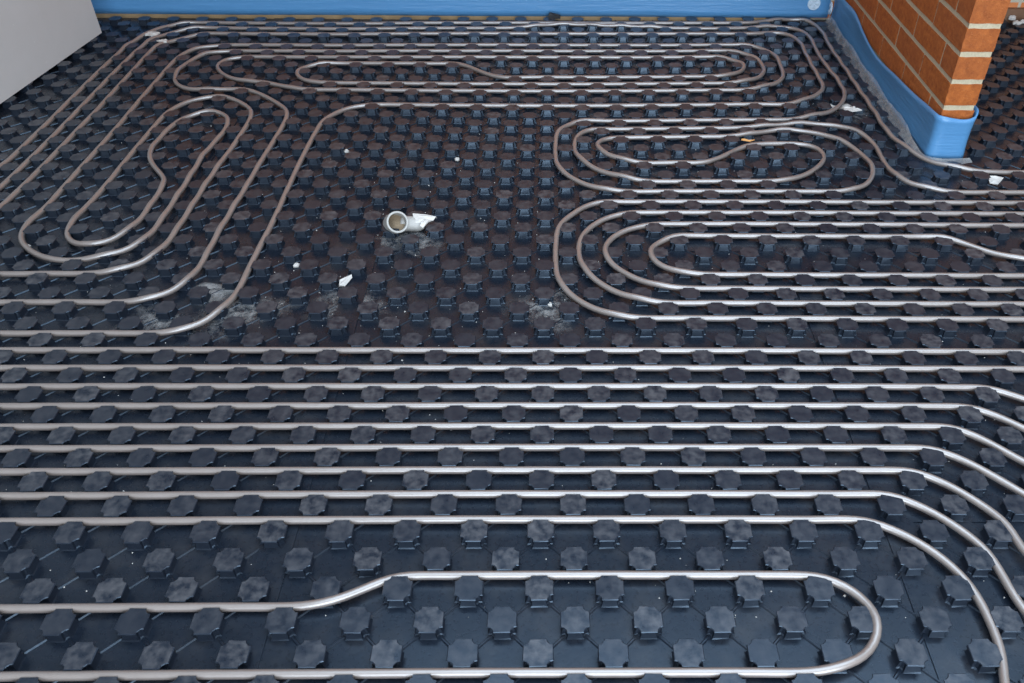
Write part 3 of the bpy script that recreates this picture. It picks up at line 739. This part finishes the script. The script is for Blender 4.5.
scrap('plaster_splash', (852, 109.5), HT * 0.75, blob(0.42, 12, 44, 1.25, 0.85, 0.2), 0.08, M_WHITE, 'flat pale plaster splash between the pipes left of the brick pier', 'plaster', seed=9)
scrap('plaster_splash', (838, 106), 0.02, blob(0.5, 12, 46, 1.3, 0.7, 0.3), 0.03, M_WHITE, 'white plaster smear under the pipe bend left of the brick pier', 'plaster', seed=9)
scrap('paper_scrap', (995.5, 180), HT * 0.5, [(-0.36, -0.25), (0.0, -0.36), (0.2, -0.15), (0.42, 0.1), (0.1, 0.3), (-0.34, 0.28)], 0.04, M_WHITE, 'small white paper scrap between pipes right of the pier foot', 'paper', tilt=(0.3, 0.0), seed=5)
scrap('plaster_splash', (153, 34.5), HT * 0.95, blob(0.5, 12, 31, 1.0, 0.8, 0.3), 0.10, M_WHITE, 'pale plaster lump on the outer pipes in the far left corner', 'plaster', seed=6)
scrap('plaster_splash', (163, 41.5), HT * 0.95, blob(0.32, 10, 32, 1.0, 0.8, 0.3), 0.08, M_WHITE, 'smaller pale plaster lump beside the far left pipe bend', 'plaster', seed=7)
scrap('wood_chip', (748, 141), HT, [(-0.35, 0.08), (-0.1, -0.02), (0.1, -0.08), (0.38, 0.1), (0.1, 0.05)], 0.05, M_LEAF, 'orange wood chip on the pipe inside the oval spiral', 'chip', seed=8)
scrap('pipe_clip', (552, 17.5), HT, [(-0.25, -0.2), (0.1, -0.22), (0.55, -0.3), (0.6, -0.1), (0.2, 0.15), (-0.25, 0.15)], 0.28, M_BLACK, 'black plastic clip on a stud by the back wall', 'clip', seed=8)

M_PATCH = make_dust_mat('plaster_skin', 1.7)
def dust_patch(px, r, ax, ay, label, seed, mat=M_DUST, power=1.6):
    g = ground(px[0], px[1], 0.02); n = 28; rings = 7
    v = [(0, 0, 0.012)]; e = [1.0]; rr = random.Random(seed)
    ja = [1 + 0.25 * math.sin(3 * a / n * 6.28 + seed) + rr.uniform(-.12, .12) for a in range(n)]
    for k in range(1, rings + 1):
        for a in range(n):
            an = 2 * math.pi * a / n
            v.append((r * ax * ja[a] * k / rings * math.cos(an), r * ay * ja[a] * k / rings * math.sin(an), 0.012)); e.append(max(0, 1 - (k / rings) ** power))
    f = [(0, 1 + a, 1 + (a+1) % n) for a in range(n)]
    for k in range(rings - 1): f += [(1 + k*n + a, 1 + (k+1)*n + a, 1 + (k+1)*n + (a+1) % n, 1 + k*n + (a+1) % n) for a in range(n)]
    o = mesh_obj('plaster_dust', v, f, mat)
    at = o.data.attributes.new('edge', 'FLOAT', 'POINT'); at.data.foreach_set('value', e)
    o.location = [c * Q for c in g]
    return tag(o, label, 'dust', 'plaster dust patches', 'stuff')
dust_patch((217, 291), 0.95, 1.0, 0.72, 'pale plaster patch between studs under the rising pipe at left', 0, M_PATCH, 5)
dust_patch((236, 312), 1.9, 1.1, 0.9, 'grey plaster dust around the foot of the rising pipe', 1)
dust_patch((160, 322), 1.5, 1.2, 0.7, 'grey plaster dust beside the straight pipe at left', 2)
dust_patch((348, 300), 1.6, 1.0, 1.0, 'faint dust among bare studs left of centre', 3)
dust_patch((410, 240), 1.6, 1.1, 0.9, 'faint dust in front of the conduit stub', 4)
dust_patch((545, 310), 1.5, 1.0, 1.0, 'faint dust beside the largest nested bend', 5)
dust_patch((850, 110), 1.6, 1.1, 0.9, 'pale dust around the plaster splash by the pier', 6)

sp = MB(); rr = random.Random(21)
for k in range(950):
    if k < 600: x, y = rr.uniform(0, 1024), 60 + 560 * rr.random() ** 1.2
    else: x, y = rr.gauss(350, 130), rr.gauss(240, 70)
    g = ground(x, y, 0.01)
    if y < 24 or (g[1] > 26 and g[0] > 19.5) or g[0] < wall_x(g[1]): continue
    s = rr.uniform(0.010, 0.030) * (1.6 if rr.random() < 0.08 else 1)
    z = 0.006
    if np.abs(STUD_XY - g[:2]).max(1).min() < 0.45: continue
    v = [(g[0] - s, g[1], z), (g[0], g[1] - s, z), (g[0] + s, g[1], z), (g[0], g[1] + s, z), (g[0], g[1], z + s * 1.3)]
    sp.add(v, [(0, 1, 4), (1, 2, 4), (2, 3, 4), (3, 0, 4)])
o = sp.build('grit_specks', M_WHITE); tag(o, 'fine pale grit scattered over the panels', 'grit', kind='stuff')
print('studs', n_studs)
